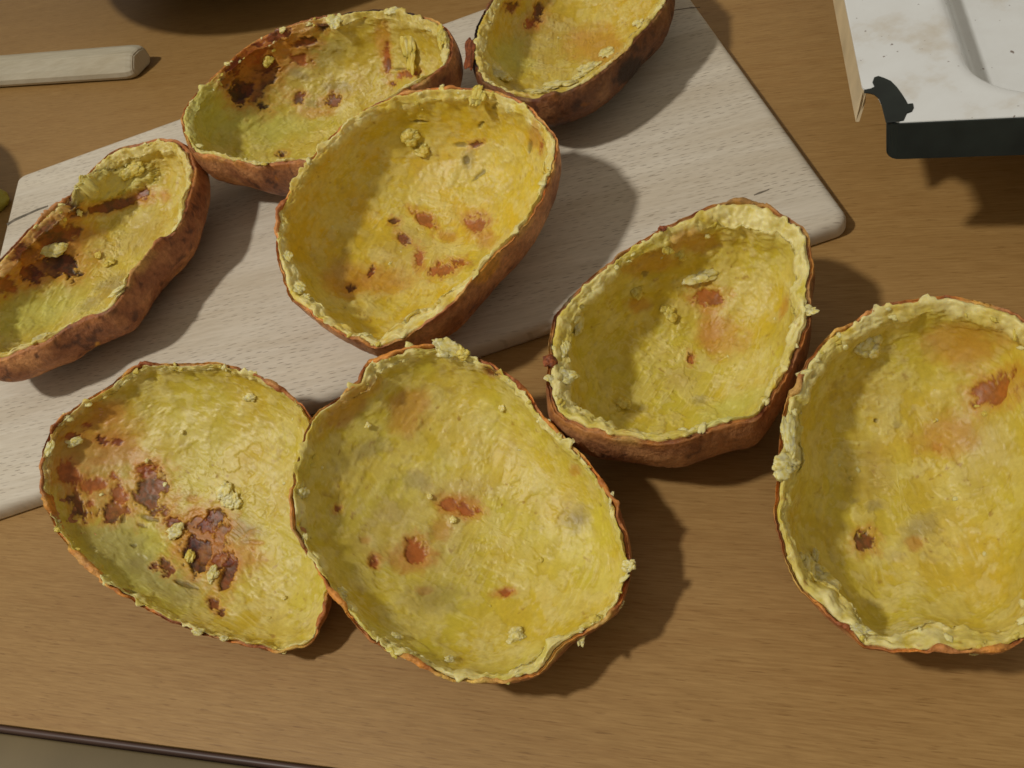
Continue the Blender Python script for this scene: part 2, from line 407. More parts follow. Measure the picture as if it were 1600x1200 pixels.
    c = c + (lin(188, 112, 30) - c) * (0.75 * sst(0.42, 0.6, fbm(q, 0.007, 3, seed + 33)))[:, None]
    rowi = np.repeat(np.arange(rows.shape[0]), N)
    edgem = np.where(rowi <= 5, 1.0, np.clip(1 - (rowi - 5) / 3.0, 0, 1))
    ec = lin(206, 130, 48)[None] + (lin(142, 70, 26) - lin(206, 130, 48))[None] * sst(-0.25, 0.3, fbm(q, 0.011, 3, seed + 35))[:, None]
    ec = ec + (lin(214, 176, 84) - ec) * sst(-0.05, 0.4, fbm(q, 0.016, 3, seed + 36))[:, None] * 0.8
    c = c + (ec - c) * (edgem * (spec.get('edge', 0.85) * (0.55 + 0.45 * sst(-0.2, 0.2, fbm(q, 0.012, 3, seed + 38)))))[:, None]
    for px, py, rx, ry, an, ty in spec.get('skin_spots', []):
        p2, _ = project(v); a = R(an); dx = p2[:, 0] - px; dy = p2[:, 1] - py
        e = np.hypot((dx * math.cos(a) + dy * math.sin(a)) / rx, (-dx * math.sin(a) + dy * math.cos(a)) / ry) + 0.5 * fbm(q, 0.004, 3, seed + 37)
        vis = np.linalg.norm(v - v[np.argmin(dx * dx + dy * dy + 1e9 * (rowi < 5))], axis=1) < 0.02
        c = c + (COLS[ty] - c) * (sst(1.2, 0.8, e) * vis)[:, None]
    mesh_np('skin', v - base, grid_faces(rows.shape[0], N), M['skin'], root, np.clip(c * np.array([1.36, 1.48, 1.6]) * spec.get('dark', 1.0), 0.004, 0.9))
    # ---- flesh
    wth0 = np.full(N, spec.get('wall', 0.0045)); rp2, _ = project(rim)
    for px, py, add, rad in spec.get('thick', []): wth0 += add * np.exp(-((rp2[:, 0] - px) ** 2 + (rp2[:, 1] - py) ** 2) / rad ** 2)
    wth = np.clip(wth0 * (1 + 0.8 * fbm(rn, 0.030, 3, seed + 40) + 0.35 * fbm(rn, 0.009, 3, seed + 41)), 0.0017, 0.012)
    ftop = -0.0002 + 0.0014 * fbm(rn, 0.014, 3, seed + 42) + 0.0004 * np.clip(fbm(rn, 0.006, 3, seed + 43), 0, 1)
    ov = np.clip(fbm(rn, 0.0075, 3, seed + 44, 0.6) - 0.08, 0, 1) * spec.get('over', 0.0065)
    rows = [rim + inw * 0.0010 - up * 0.0045]
    NR = 20
    for k in range(1, NR):
        fr = 0.96 * (k / (NR - 1)) ** 1.15
        rise = float(sst(0.0, 0.28, np.float64(fr))) * (1 - 0.9 * float(sst(0.3, 1.0, np.float64(fr))))
        ok = math.exp(-((fr - 0.14) / 0.16) ** 2)
        inn = 0.0010 + (wth - 0.0010) * fr - ov * ok
        z = (ftop + 0.0012) * rise - 0.0014 - 0.62 * wth * fr + ov * 0.6 * ok
        rows.append(rim + inw * inn[:, None] + up * z[:, None])
    rin = rim + inw * wth[:, None]
    nin = 170
    ipe, iqe = spec.get('iprof', (0.80, 0.92))
    r, z = profile(nin, ipe, iqe)
    Din = D * spec.get('floor', 1.0) - spec.get('bottom', 0.0055) - 0.62 * float(wth.mean())
    s2 = sh * 0.9
    Cin = rin.mean(0)
    # smooth out the rim's noise with depth
    sm = rin.copy()
    for _ in range(40): sm = (np.roll(sm, 1, 0) + np.roll(sm, -1, 0) + sm) / 3
    for i in range(1, nin):
        k = min(1, z[i] * 4)
        rr = rin * (1 - k) + sm * k
        rows.append(Cin + (rr - Cin) * (r[i] * (1 + bul * .4 * math.sin(math.pi * z[i]))) + down * (0.0012 + 0.62 * float(wth.mean()) + Din * z[i]) + s2 * z[i] ** 1.2)
    gi = np.stack(rows)
    nr_ = gi.shape[0]
    nn = grid_normals(gi); s = np.sign(np.sum(nn * (C + up * 0.02 - gi), -1, keepdims=True)); s[s == 0] = 1; nn = nn * s
    nn[-3:] = up
    for k in range(NR): nn[k] = nn[k] * 0.5 + up * 0.8
    nn /= np.linalg.norm(nn, axis=-1, keepdims=True)
    p = gi.reshape(-1, 3); q = p + seed * 3.1
    nf = nn.reshape(-1, 3)
    p2, wz = project(p)
    facing = np.sum(nf * (CAM - p), 1) > 0
    fa = np.ones(nr_); fa[:NR] = np.clip(np.linspace(-0.05, 2.2, NR), 0, 1); fa[-6:] = np.linspace(1, 0.0, 6)
    fade = np.repeat(fa, N)
    rimm = np.repeat(np.concatenate([np.ones(NR), np.clip(1 - np.arange(nr_ - NR) / 18.0, 0, 1)]), N)
    # directions of the spoon scrapes
    an = spec.get('scrape', 0.6); sd = np.array([math.cos(an), math.sin(an), 0])
    qs = q.copy(); al = (q @ sd)[:, None] * sd; qs = q - al * 0.88
    low = fbm(q, 0.028, 3, seed + 50); mid = fbm(q, 0.0075, 4, seed + 51); scr = fbm(qs, 0.0036, 4, seed + 52)
    scr2 = fbm(q - (q @ sd)[:, None] * sd * 0.8, 0.0085, 3, seed + 59)
    lump = fbm(q, 0.0042, 4, seed + 53, 0.6)
    ter = sst(0.02, 0.10, fbm(q, 0.012, 4, seed + 54, 0.6))           # torn, stepped patches
    ter2 = sst(0.12, 0.18, fbm(q, 0.007, 4, seed + 55, 0.6))
    rough = spec.get('rough', 1.0) * 0.68
    disp = rough * (0.0026 * low + 0.0003 * mid + 0.0005 * scr + 0.00012 * lump + 0.0005 * ter + 0.0003 * ter2 + 0.0009 * scr2) + rimm * (0.0013 * lump + 0.0016 * fbm(q, 0.0085, 3, seed + 58) + 0.0010 * fbm(q, 0.0022, 3, seed + 74, 0.65))
    crumbly = sst(0.15, 0.45, fbm(q, 0.016, 3, seed + 56)) * sst(0.0, 0.25, fbm(q, 0.0032, 3, seed + 57, 0.65))
    disp += 0.0006 * crumbly * rough
    # ---- colour of the flesh
    warm = sst(-0.3, 0.35, fbm(q, 0.030, 3, seed + 60)); pale = sst(-0.1, 0.45, fbm(q, 0.010, 4, seed + 61, 0.6))
    yb = np.array(spec.get('yellow', (205, 172, 66)), float) + (2, 6, -24)
    c = lin(*yb)[None] + (lin(*(yb + (2, -10, -14))) - lin(*yb))[None] * (warm * 0.8)[:, None]
    c = c + (lin(*(spec.get('pale', (222, 207, 122)))) - c) * (0.5 * pale)[:, None]
    c = c + (lin(190, 164, 66) - c) * (0.4 * sst(0.0, 0.5, -scr - 0.3 * mid))[:, None]
    c = c + (lin(224, 210, 150) - c) * (0.55 * np.maximum(crumbly, 0.6 * ter2))[:, None]
    c = c + (lin(236, 224, 158) - c) * (0.85 * rimm ** 1.4 * sst(-0.4, 0.15, lump + 0.1) * (0.25 + 0.75 * sst(-0.22, 0.2, fbm(q, 0.013, 3, seed + 75))))[:, None]
    qf = q - (q @ sd)[:, None] * sd * 0.94; sd2 = np.array([-sd[1], sd[0], 0.3]); sd2 /= np.linalg.norm(sd2); qg = q - (q @ sd2)[:, None] * sd2 * 0.93
    fib = np.maximum(sst(0.10, 0.02, np.abs(fbm(qf, 0.0030, 3, seed + 64))) * sst(-0.1, 0.3, fbm(q, 0.014, 3, seed + 65)), sst(0.09, 0.02, np.abs(fbm(qg, 0.0034, 3, seed + 66))) * sst(0.0, 0.35, fbm(q, 0.016, 3, seed + 67)))
    c = c + (lin(220, 204, 122) - c) * (0.38 * ter * (1 - rimm))[:, None]
    c = c + (lin(228, 216, 150) - c) * (0.36 * fib * (1 - rimm))[:, None]
    disp += 0.0002 * fib * rough
    gold = sst(0.02, 0.42, fbm(q, 0.021, 4, seed + 68, 0.6))
    c = c + (lin(194, 166, 40) - c) * (spec.get('gold', 0.5) * gold * (1 - rimm))[:, None]
    mott = sst(0.05, 0.4, fbm(q, 0.024, 3, seed + 69)) * sst(0.05, 0.35, fbm(q, 0.0038, 3, seed + 72, 0.65))
    c = c + (lin(158, 124, 78) - c) * (0.28 * mott)[:, None]
    fl_ = fbm(q, 0.0026, 3, seed + 62)
    c = c + (lin(150, 92, 34) - c) * (0.5 * sst(0.30, 0.48, fl_) * sst(0.0, 0.3, fbm(q, 0.02, 2, seed + 63)))[:, None]
    warp = fbm(q, 0.0060, 4, seed + 70, 0.6); warp2 = fbm(q, 0.0020, 4, seed + 71, 0.7)
    for px, py, rx, ry, an, ty in sorted(spec['spots'], key=lambda t: t[5] in 'bdrk'):
        dx = p2[:, 0] - px; dy = p2[:, 1] - py
        k = np.argmin(dx * dx + dy * dy + np.where(facing, 0, 1e6))
        mpp = wz[k] / FPX
        near = np.linalg.norm(p - p[k], axis=1) < max(rx, ry) * mpp * 4.5 + 0.004
        a = R(an)
        e = np.hypot((dx * math.cos(a) + dy * math.sin(a)) / rx, (-dx * math.sin(a) + dy * math.cos(a)) / ry)
        sm_ = min(rx, ry) < 7
        ni = np.where(near)[0]; e = np.where(near, e, 9.0)
        sz_ = max(0.0012, 0.5 * (rx + ry) * mpp)
        fr_ = fbm(q[ni], sz_ * 1.15, 5, seed + 73 + int(px) % 50, 0.68); e[ni] += (1.75 if ty in 'bdr' else 0.9) * fr_ + (0.25 if ty in 'bdr' else 0) * warp2[ni]
        so = SOFT[ty]; m = sst(1 + so, 1 - so, e) * near
        cc = COLS[ty]
        if ty in 'bdr':
            mo = sst(-0.2, 0.3, warp2 + mid)[:, None]; alt = COLS['d'] if ty == 'b' else (lin(112, 48, 20) if ty == 'd' else lin(132, 54, 18))
            mo = mo * 0.7; cc = cc[None] * (1 - mo) + alt[None] * mo
            hal = sst(2.3, 1.0, e) * near * (1 - m)                # browned flesh around it
            c = c + (lin(196, 130, 52) - c) * (0.55 * hal)[:, None]
        c = c + (cc - c) * (m * AMT[ty])[:, None]
        if ty in DEEP: disp = disp * (1 - 0.6 * m) - 0.0008 * DEEP[ty] * m
        elif ty == 'o': disp -= 0.0003 * m
    for px, py, rx, ry, an, hgt in spec.get('ridges', []):
        dx = p2[:, 0] - px; dy = p2[:, 1] - py; a = R(an)
        lx = (dx * math.cos(a) + dy * math.sin(a)) / rx; ly = (-dx * math.sin(a) + dy * math.cos(a)) / ry
        e = np.hypot(lx, ly) + 0.5 * warp + 0.3 * warp2
        k = np.argmin(dx * dx + dy * dy + np.where(facing, 0, 1e6)); near = np.linalg.norm(p - p[k], axis=1) < max(rx, ry) * wz[k] / FPX * 3 + 0.004
        m = sst(1.15, 0.85, e) * near
        disp += hgt * m * (0.75 + 0.5 * mid)
        c = c + (lin(214, 200, 118) - c) * (0.7 * m)[:, None]
    disp = np.maximum(disp, -0.0032)
    d0 = float(disp[-14 * N:-6 * N].mean()); tail = np.zeros(len(disp), bool); tail[-6 * N:] = True
    disp = np.where(tail, d0 + (disp - d0) * fade, disp * fade)
    p = p + nf * disp[:, None]
    p[-N:] = p[-N:].mean(0)
    mesh_np('flesh', p - base, grid_faces(nr_, N), M['flesh'], root, np.clip(c, 0.004, 0.9))
    # ---- crumbs of flesh and flakes of skin clinging to it
    nf2 = nf; P2, W = project(p)
    for px, py, sx, sy, an, *kind in spec.get('crumbs', []):
        kind = kind[0] if kind else 'w'
        d2 = (P2[:, 0] - px) ** 2 + (P2[:, 1] - py) ** 2 + np.where(facing, 0, 400)
        k = np.argmin(d2); dep = W[k]; mpp = dep / FPX
        dpx = math.hypot(P2[k, 0] - px, P2[k, 1] - py); lim = 0.12 * max(sx, sy)
        if dpx > lim: px, py = P2[k, 0] + (px - P2[k, 0]) * lim / dpx, P2[k, 1] + (py - P2[k, 1]) * lim / dpx
        dr = ray(px, py); pos = CAM + dr / FPX * (dep - 0.0006)
        nv = nf2[k] if d2[k] < 500 else up
        nv = nv * .6 + up * .4; nv /= np.linalg.norm(nv)
        ca, sa = math.cos(R(an)), math.sin(R(an)); xa = _R * ca - _U * sa; xa = xa - nv * (xa @ nv); xa /= np.linalg.norm(xa); ya = np.cross(nv, xa)
        hx, hy = sx * mpp * 0.62, sy * mpp * 0.62 * 1.2; big_ = max(sx, sy) > 11 and kind != 's'
        parts = [(0, 0, 0.8)] + ([(rnd.uniform(-1, 1), rnd.uniform(-1, 1), rnd.uniform(0.35, 0.7)) for _ in range(int(2 + max(sx, sy) / 13))] if big_ else [])
        VV, FF, CC = [], [], []; nb = 0
        for ox, oy, sc_ in parts:
            if math.hypot(ox, oy) > 1: ox, oy = ox * .6, oy * .6
            f_, g_ = flake(rnd, seed, ICO3 if sc_ > 0.7 else ICO2)
            th = min(hx, hy) * sc_ * (0.22 if kind != 's' else 0.28) + 0.0002
            pp = pos + xa * (ox * hx + f_[:, :1] * hx * sc_) + ya * (oy * hy + f_[:, 1:2] * hy * sc_) + nv * (f_[:, 2:3] * th + 0.0004 * sc_)
            c_a, c_b = {'w': (lin(236, 226, 168), lin(222, 202, 104)), 'y': (lin(226, 208, 112), lin(206, 178, 64)), 's': (lin(170, 92, 44), lin(112, 54, 26))}[kind]
            VV.append(pp); FF.append(g_ + nb); nb += len(pp); CC.append(c_a + (c_b - c_a) * sst(-0.3, 0.3, fbm(f_ + nb, 0.5, 3, seed))[:, None])
        pp, ff, cc = np.vstack(VV), np.vstack(FF), np.vstack(CC)
        mesh_np('skin_flake' if kind == 's' else 'flesh_crumb', pp - base, ff, M['skin' if kind == 's' else 'flesh'], root, cc)
    # ---- fine torn shreds all along the rim and loose bits inside
    VV, FF, CC = [], [], []; nb = 0
    cand = np.where(facing)[0]
    for k in range(84):
        if k < 70:
            i_ = rnd.randrange(N); r_ = int(rnd.random() ** 1.5 * (NR + 8)) + 2; sz = rnd.uniform(0.0004, 0.0013) * (1.5 if rnd.random() < 0.12 else 1)
        else:
            i_ = rnd.randrange(N); r_ = NR + int(rnd.random() ** 0.7 * (nr_ - NR - 30)); sz = rnd.uniform(0.0003, 0.0009)
        if noise(np.array([p[r_ * N + i_] / 0.02 + seed]), seed + 90)[0] < (0.0 if k < 70 else 0.05): continue
        a_ = p[r_ * N + i_]; nv = nf[r_ * N + i_] * .7 + up * .3; nv /= np.linalg.norm(nv)
        th_ = rnd.uniform(0, 6.28); xa = np.array([math.cos(th_), math.sin(th_), rnd.uniform(-.5, .5)]); xa = xa - nv * (xa @ nv) * .8; xa /= np.linalg.norm(xa); ya = np.cross(nv, xa)
        f_, g_ = flake(rnd, seed, ICO2)
        pp = a_ + xa * (f_[:, :1] * sz * rnd.uniform(0.9, 1.6)) + ya * (f_[:, 1:2] * sz * rnd.uniform(.5, 1)) + nv * (f_[:, 2:3] * sz * 0.4)
        VV.append(pp); FF.append(g_ + nb); nb += len(pp)
        CC.append(np.tile(lin(232, 220, 150) if rnd.random() < 0.6 else lin(214, 192, 88), (len(pp), 1)))
    sh_ = mesh_np('shreds', np.vstack(VV) - base, np.vstack(FF), M['flesh'], root, np.vstack(CC)); sh_['kind'] = 'stuff'
    return root

POTS = [
 dict(key='left', seed=1, plane=(0.043, -0.02, 0.04), label='darkest potato skin at the left holding a folded flap of flesh, cut by the frame',
  tone=0.25, dark=1.12, edge=0.45, wall=0.0050, rough=1.15, bulge=0.10, yellow=(200, 174, 92), scrape=1.0,
  rim=[(241,216),(262,217),(284,225),(297,242),(301,266),(297,288),(284,330),(270,356),(246,380),(230,398),(208,426),(194,449),(171,477),(140,492),(101,508),(70,529),(28,545),(0,556),(-30,555),(-55,532),(-62,490),(-50,450),(-26,425),(0,400),(21,378),(50,350),(80,325),(102,308),(122,284),(144,260),(168,239),(196,226),(224,220)],
  spots=[(80,368,38,21,-15,'b'),(38,399,26,19,20,'b'),(84,417,34,20,-10,'d'),(52,427,20,13,0,'b'),(60,395,60,40,-20,'o'),(7,445,16,16,0,'r'),(164,324,52,7,-13,'b'),(112,315,13,15,0,'d'),(122,333,10,5,20,'k'),(224,301,12,7,-25,'b'),(175,445,28,13,-25,'g'),(140,476,16,9,-25,'g'),(259,308,9,9,0,'o'),(157,268,30,3,-8,'k'),(52,490,60,30,-20,'l'),(190,290,60,22,-12,'l'),(96,385,20,12,0,'m'),(225,360,40,24,-40,'m')],  # long brown spot below the flap paints its shadow; thin dark one its crevice
  crumbs=[(229,420,18,28,10),(87,390,32,15,-15),(171,410,14,10,0,'y'),(154,399,10,9,0,'y'),(182,457,24,9,-35),(124,333,8,8,0),(66,527,28,10,-25),(205,268,26,15,-30,'y'),],
  ridges=[(185,283,62,22,-14,0.0035),(130,300,22,16,-20,0.003)],
  skin_spots=[(277,404,5,6,0,'o'),(303,302,5,6,0,'k'),(220,452,7,4,0,'k'),(135,528,5,5,0,'o'),(152,538,4,4,0,'o'),(262,390,12,8,0,'k'),(108,512,14,6,-20,'o')]),
 dict(key='far', seed=2, plane=(0.054, 0.03, 0.10), label='long potato skin with a dark charred hole, farthest on the board beside the pale handle',
  tone=0.15, edge=0.7, wall=0.0042, rough=1.15, yellow=(194, 172, 86), scrape=0.4,
  rim=[(613,11),(644,17),(679,28),(698,44),(704,62),(701,84),(688,103),(657,125),(629,139),(580,172),(530,210),(500,236),(475,247),(447,249),(416,252),(391,256),(360,248),(338,240),(307,236),(293,222),(284,200),(283,176),(294,156),(316,131),(338,109),(357,91),(379,72),(407,54),(435,43),(460,33),(497,23),(532,17),(572,13)],
  spots=[(392,124,32,32,0,'d'),(409,100,22,16,0,'b'),(378,142,17,18,0,'d'),(466,153,9,9,0,'b'),(519,158,14,8,-20,'b'),(485,177,34,8,0,'o'),(394,82,32,16,-30,'r'),(429,54,26,9,-15,'b'),(476,66,20,8,-10,'b'),(466,92,18,10,10,'r'),(369,103,16,12,-40,'b'),(420,85,50,32,-25,'o'),(507,41,10,7,0,'d'),(397,66,10,7,0,'b'),(604,92,6,18,0,'r'),(607,100,4,9,0,'k'),(627,108,12,2,0,'k'),(597,58,13,26,0,'o'),(638,116,14,6,-10,'r'),(441,241,7,5,0,'d'),(612,130,5,3,0,'b'),
   (460,109,13,9,0,'g'),(472,119,13,7,20,'g'),(429,72,15,12,0,'g'),(485,41,22,12,0,'g'),(504,81,36,30,0,'g'),(450,84,30,20,0,'m'),(525,137,22,10,0,'g'),(491,162,14,6,0,'g'),(440,120,30,20,0,'m'),(322,175,34,48,0,'l'),(400,192,78,26,0,'l'),(430,60,70,26,-20,'o')],
  crumbs=[(397,259,24,15,10),(522,34,18,20,-30),(441,48,10,9,0),(419,94,14,12,0,'y'),(350,94,9,6,0),(612,17,22,9,0),(690,60,14,26,0,'y'),(640,70,22,40,0,'y')],
  skin_spots=[(640,18,16,8,20,'k'),(440,270,20,10,10,'b'),(560,18,40,4,-3,'d')]),
 dict(key='top', seed=3, plane=(0.046, -0.02, 0.02), shift=(0.002, 0.004), label='deep potato skin with dark brown sides at the top edge, nearest the white tray',
  tone=0.42, dark=0.62, edge=0.45, wall=0.0055, rough=1.1, bulge=0.07, yellow=(202, 174, 80), scrape=1.2,
  rim=[(736,72),(742,100),(752,118),(770,131),(794,143),(831,151),(865,146),(902,132),(933,113),(957,94),(979,73),(1001,46),(1022,25),(1037,6),(1047,-25),(1042,-65),(1010,-98),(960,-112),(900,-106),(845,-80),(800,-42),(768,-2),(746,38)],
  spots=[(840,20,9,17,20,'b'),(827,38,9,6,0,'r'),(868,140,7,4,-30,'k'),(800,10,10,6,-30,'b'),(860,60,50,40,0,'m'),(930,70,50,30,0,'o'),(800,90,30,30,0,'l')],
  crumbs=[(734,85,16,66,4,'s'),(776,110,26,20,30),(790,122,20,12,20),(868,133,36,11,-8),(946,84,22,14,-35),(920,104,26,12,-35),(905,118,22,9,-25),(1000,36,14,10,-40),(830,143,30,9,5)],
  skin_spots=[(1000,52,10,16,20,'d'),(1034,36,14,26,20,'d'),(985,110,26,14,-45,'k'),(748,50,14,30,25,'d'),(738,90,10,30,0,'d'),(950,92,22,7,-42,'d')]),
 dict(key='middle', seed=4, plane=(0.054, 0.02, 0.18), shift=(0.002, 0.003), thick=[(690,485,.004,80),(620,525,.003,60),(460,450,.002,50),(850,230,.002,60)], label='large egg shaped potato skin mid board with a pale crumb on its right rim',
  tone=-0.12, dark=1.15, edge=0.75, wall=0.0032, rough=0.85, bulge=0.02, yellow=(214, 184, 80), scrape=0.9,
  rim=[(726,133),(775,138),(805,149),(835,169),(856,194),(867,212),(869,238),(859,275),(842,314),(812,357),(775,394),(737,438),(700,481),(648,514),(592,538),(560,532),(527,517),(500,502),(475,482),(450,459),(437,430),(430,391),(430,338),(441,310),(464,271),(494,231),(524,202),(561,172),(610,149),(662,136)],
  spots=[(663,343,20,8,35,'r'),(616,346,8,6,0,'b'),(629,372,10,6,30,'b'),(745,350,17,13,20,'r'),(690,421,18,9,-15,'r'),(655,406,6,14,0,'r'),(700,369,14,9,0,'o'),(580,425,4,9,20,'b'),(719,410,11,6,0,'r'),(760,375,16,14,0,'o'),(542,436,36,28,0,'o'),(548,450,7,5,0,'b'),(530,420,20,16,0,'m'),
   (730,251,10,13,0,'g'),(729,250,5,7,0,'k'),(749,273,12,3,-40,'k'),(719,226,10,4,0,'k'),(743,226,9,5,-20,'b'),(752,194,8,3,-50,'k'),(827,228,3,11,0,'k'),(835,210,10,22,5,'o'),(845,228,3,10,0,'r'),(773,166,6,3,-50,'k'),(655,189,12,2,0,'k'),(650,372,16,14,0,'m'),(640,400,40,30,0,'m'),(600,440,40,20,0,'o')],
  crumbs=[(806,380,46,16,12),(812,388,20,22,0),(464,452,22,13,15),(449,402,13,16,0),(478,466,16,10,20),(640,210,24,16,-20,'y'),(660,235,22,16,0,'y'),(745,148,18,26,10,'y'),],
  skin_spots=[(760,420,30,14,-48,'o'),(800,395,20,12,-48,'o')]),
 dict(key='right_middle', seed=5, plane=(0.044, 0.0, 0.12), thick=[(890,600,.003,70),(1180,330,.002,70),(1180,645,-.003,60)], label='potato skin leaning on the near edge of the board with a pinkish bare patch inside',
  tone=0.1, dark=0.8, edge=0.7, wall=0.0046, rough=1.05, bulge=0.08, yellow=(205, 184, 90), scrape=0.7,
  rim=[(1157,309),(1182,312),(1217,329),(1247,346),(1261,364),(1265,391),(1270,415),(1265,442),(1262,492),(1251,537),(1229,582),(1200,628),(1178,650),(1139,659),(1101,671),(1052,686),(989,682),(932,673),(895,659),(864,637),(855,601),(858,552),(861,508),(877,477),(906,446),(940,417),(970,391),(1007,370),(1045,349),(1082,331),(1120,315)],
  spots=[(1107,466,21,14,10,'r'),(1109,512,18,30,0,'o'),(1082,376,36,18,0,'o'),(1019,408,42,18,-20,'o'),(1094,627,11,9,0,'g'),(1079,560,5,8,0,'r'),(1009,429,5,4,0,'k'),(996,475,18,12,0,'o'),(1225,480,6,20,20,'o'),(1146,639,50,20,-25,'l'),(1130,530,40,30,0,'o'),(1065,590,30,20,0,'m'),],
  crumbs=[(1099,432,36,14,-10),(1064,397,15,9,30,'y'),(1041,391,15,9,20,'y'),(974,631,20,16,0,'y'),(1045,487,18,15,0,'y'),(992,455,18,14,20,'y'),(1270,487,22,12,25),(1105,369,8,6,0),(904,507,13,26,10),(888,588,28,16,10),(880,545,12,22,0),(841,588,18,9,10),(846,566,22,18,-20,'s'),(1031,350,11,9,40,'s'),],
  skin_spots=[(866,540,5,7,0,'k'),(880,470,20,8,-40,'g')]),
 dict(key='right', seed=6, plane=(0.037, 0.0, 0.20), prof=(0.95,0.95), bulge=0.0, thick=[(1225,720,.002,60),(1290,940,.003,60),(1480,1010,.003,90),(1480,465,.002,90)], label='potato skin cut off by the right edge of the frame with ragged pale left rim',
  tone=-0.05, edge=0.9, wall=0.0040, rough=0.8, yellow=(206, 182, 92), scrape=1.3,
  rim=[(1454,461),(1516,463),(1573,479),(1600,494),(1638,530),(1662,600),(1670,700),(1667,800),(1655,900),(1632,970),(1600,1002),(1573,1018),(1516,1018),(1459,1016),(1402,1016),(1361,1010),(1330,990),(1289,957),(1252,915),(1227,874),(1216,822),(1212,771),(1215,709),(1219,667),(1229,631),(1247,590),(1273,543),(1309,512),(1350,489),(1402,470)],
  spots=[(1555,611,32,21,-30,'r'),(1353,848,15,14,20,'b'),(1335,782,8,5,0,'g'),(1369,657,3,3,0,'k'),(1464,698,9,7,0,'o'),(1436,827,32,20,-40,'g'),(1428,850,14,10,0,'o'),(1366,791,11,9,0,'g'),(1401,665,8,6,0,'g'),(1360,740,30,40,0,'m'),(1480,680,50,30,0,'o'),(1500,540,60,30,0,'o'),(1400,870,14,7,0,'m'),(1540,700,40,60,0,'m')],
  crumbs=[(1356,540,32,22,10),(1224,727,34,24,0),(1232,680,18,46,5),(1288,908,46,30,30),(1273,869,8,16,15),(1262,886,24,34,30),(1459,977,10,8,0),(1345,983,26,10,15),(1526,1019,16,7,-10),]),
 dict(key='front', seed=7, lipcut=-0.2, lip=0.0030, plane=(0.036, -0.05, 0.24), prof=(0.95,0.95), bulge=0.0, iprof=(0.86,0.92), shift=(0.010,-0.004), thick=[(570,580,.002,50),(850,1040,.003,60)], label='round shallow potato skin in front, largest of all, overlapping the skin on its left',
  tone=0.0, edge=0.95, wall=0.0024, gold=0.25, rough=0.7, yellow=(206, 186, 92), scrape=0.8,
  rim=[(681,540),(638,546),(599,554),(570,570),(553,597),(522,621),(490,645),(473,679),(461,718),(455,752),(455,800),(467,844),(493,892),(522,935),(551,974),(594,1008),(648,1037),(701,1060),(759,1068),(812,1063),(846,1047),(889,1005),(942,970),(967,945),(982,897),(983,848),(971,805),(952,766),(923,723),(885,684),(851,648),(817,602),(778,573),(740,554)],
  spots=[(701,788,15,10,0,'r'),(730,796,17,10,10,'r'),(715,790,34,20,0,'o'),(652,865,18,17,0,'r'),(640,870,40,22,0,'o'),(587,877,12,12,0,'o'),(585,878,7,9,0,'r'),(570,844,9,7,0,'o'),(691,829,15,18,0,'o'),(788,926,20,9,-10,'o'),(790,924,9,5,0,'r'),(662,923,14,7,0,'o'),(527,795,6,5,0,'r'),(768,580,9,6,30,'b'),(899,735,9,9,0,'o'),(938,790,2,2,0,'k'),
   (899,810,24,20,0,'g'),(905,812,9,7,0,'g'),(575,700,26,13,-20,'g'),(648,752,20,13,0,'g'),(681,935,44,24,0,'g'),(706,766,60,22,0,'m'),(600,830,60,50,0,'m'),(540,640,60,20,-40,'o'),(640,640,40,30,-40,'o'),(620,800,30,18,0,'m'),(690,860,50,50,0,'m')],
  crumbs=[(703,536,36,20,15),(720,548,22,14,20,'y'),(473,769,16,16,0),(534,927,20,11,35),(575,665,9,8,0),(785,638,11,9,0),(618,994,16,9,20),(701,1030,14,9,0),(807,993,24,14,-20),(984,884,18,14,0),(967,961,20,9,-30),(912,996,11,20,10),(969,772,6,16,10),(672,776,8,7,0),(708,812,11,9,0),],
  skin_spots=[]),
 dict(key='front_left', seed=8, lipcut=-0.2, lip=0.0030, plane=(0.031, 0.03, 0.33), prof=(1.0,1.0), bulge=0.0, iprof=(0.95,0.96), label='potato skin at the lower left with many reddish brown bare patches, half on the board',
  tone=0.0, edge=0.9, wall=0.0018, gold=0.3, rough=0.85, yellow=(200, 178, 88), scrape=2.2,
  rim=[(307,563),(348,567),(394,582),(432,603),(461,622),(484,650),(488,700),(492,760),(500,820),(511,880),(516,940),(498,982),(482,1006),(440,1018),(398,1013),(357,1004),(307,990),(265,971),(215,946),(178,921),(144,896),(111,863),(86,827),(71,790),(62,748),(63,707),(77,669),(102,644),(140,619),(178,594),(207,575),(248,567)],
  spots=[(236,766,24,31,0,'b'),(227,734,16,8,-20,'r'),(173,798,19,14,0,'b'),(121,788,11,20,-25,'b'),(140,759,22,11,-10,'r'),(107,738,17,15,0,'r'),(186,771,13,15,20,'r'),(177,744,6,5,0,'r'),(140,786,6,6,0,'r'),(111,682,13,5,-10,'r'),(136,665,6,5,0,'r'),(159,688,9,6,20,'b'),(182,690,8,5,0,'b'),(165,644,32,18,-30,'o'),(178,696,38,22,0,'o'),(215,715,20,14,0,'o'),(150,720,14,6,0,'o'),
   (318,838,40,28,35,'b'),(334,814,22,15,-30,'b'),(307,866,22,26,0,'d'),(346,876,20,16,30,'b'),(357,896,12,24,10,'b'),(150,690,75,60,-20,'o'),(150,745,80,50,0,'m'),(305,808,24,14,0,'o'),(269,815,13,6,-20,'b'),(384,869,30,24,0,'o'),(232,809,15,4,15,'k'),(192,811,4,7,20,'k'),(261,888,8,14,-30,'b'),(290,913,18,4,20,'k'),(209,852,5,3,20,'k'),(205,923,12,2,22,'k'),(334,942,7,10,-20,'b'),(346,957,6,5,0,'b'),(221,820,8,3,20,'k'),(395,848,18,4,0,'o'),(242,885,6,5,0,'b'),
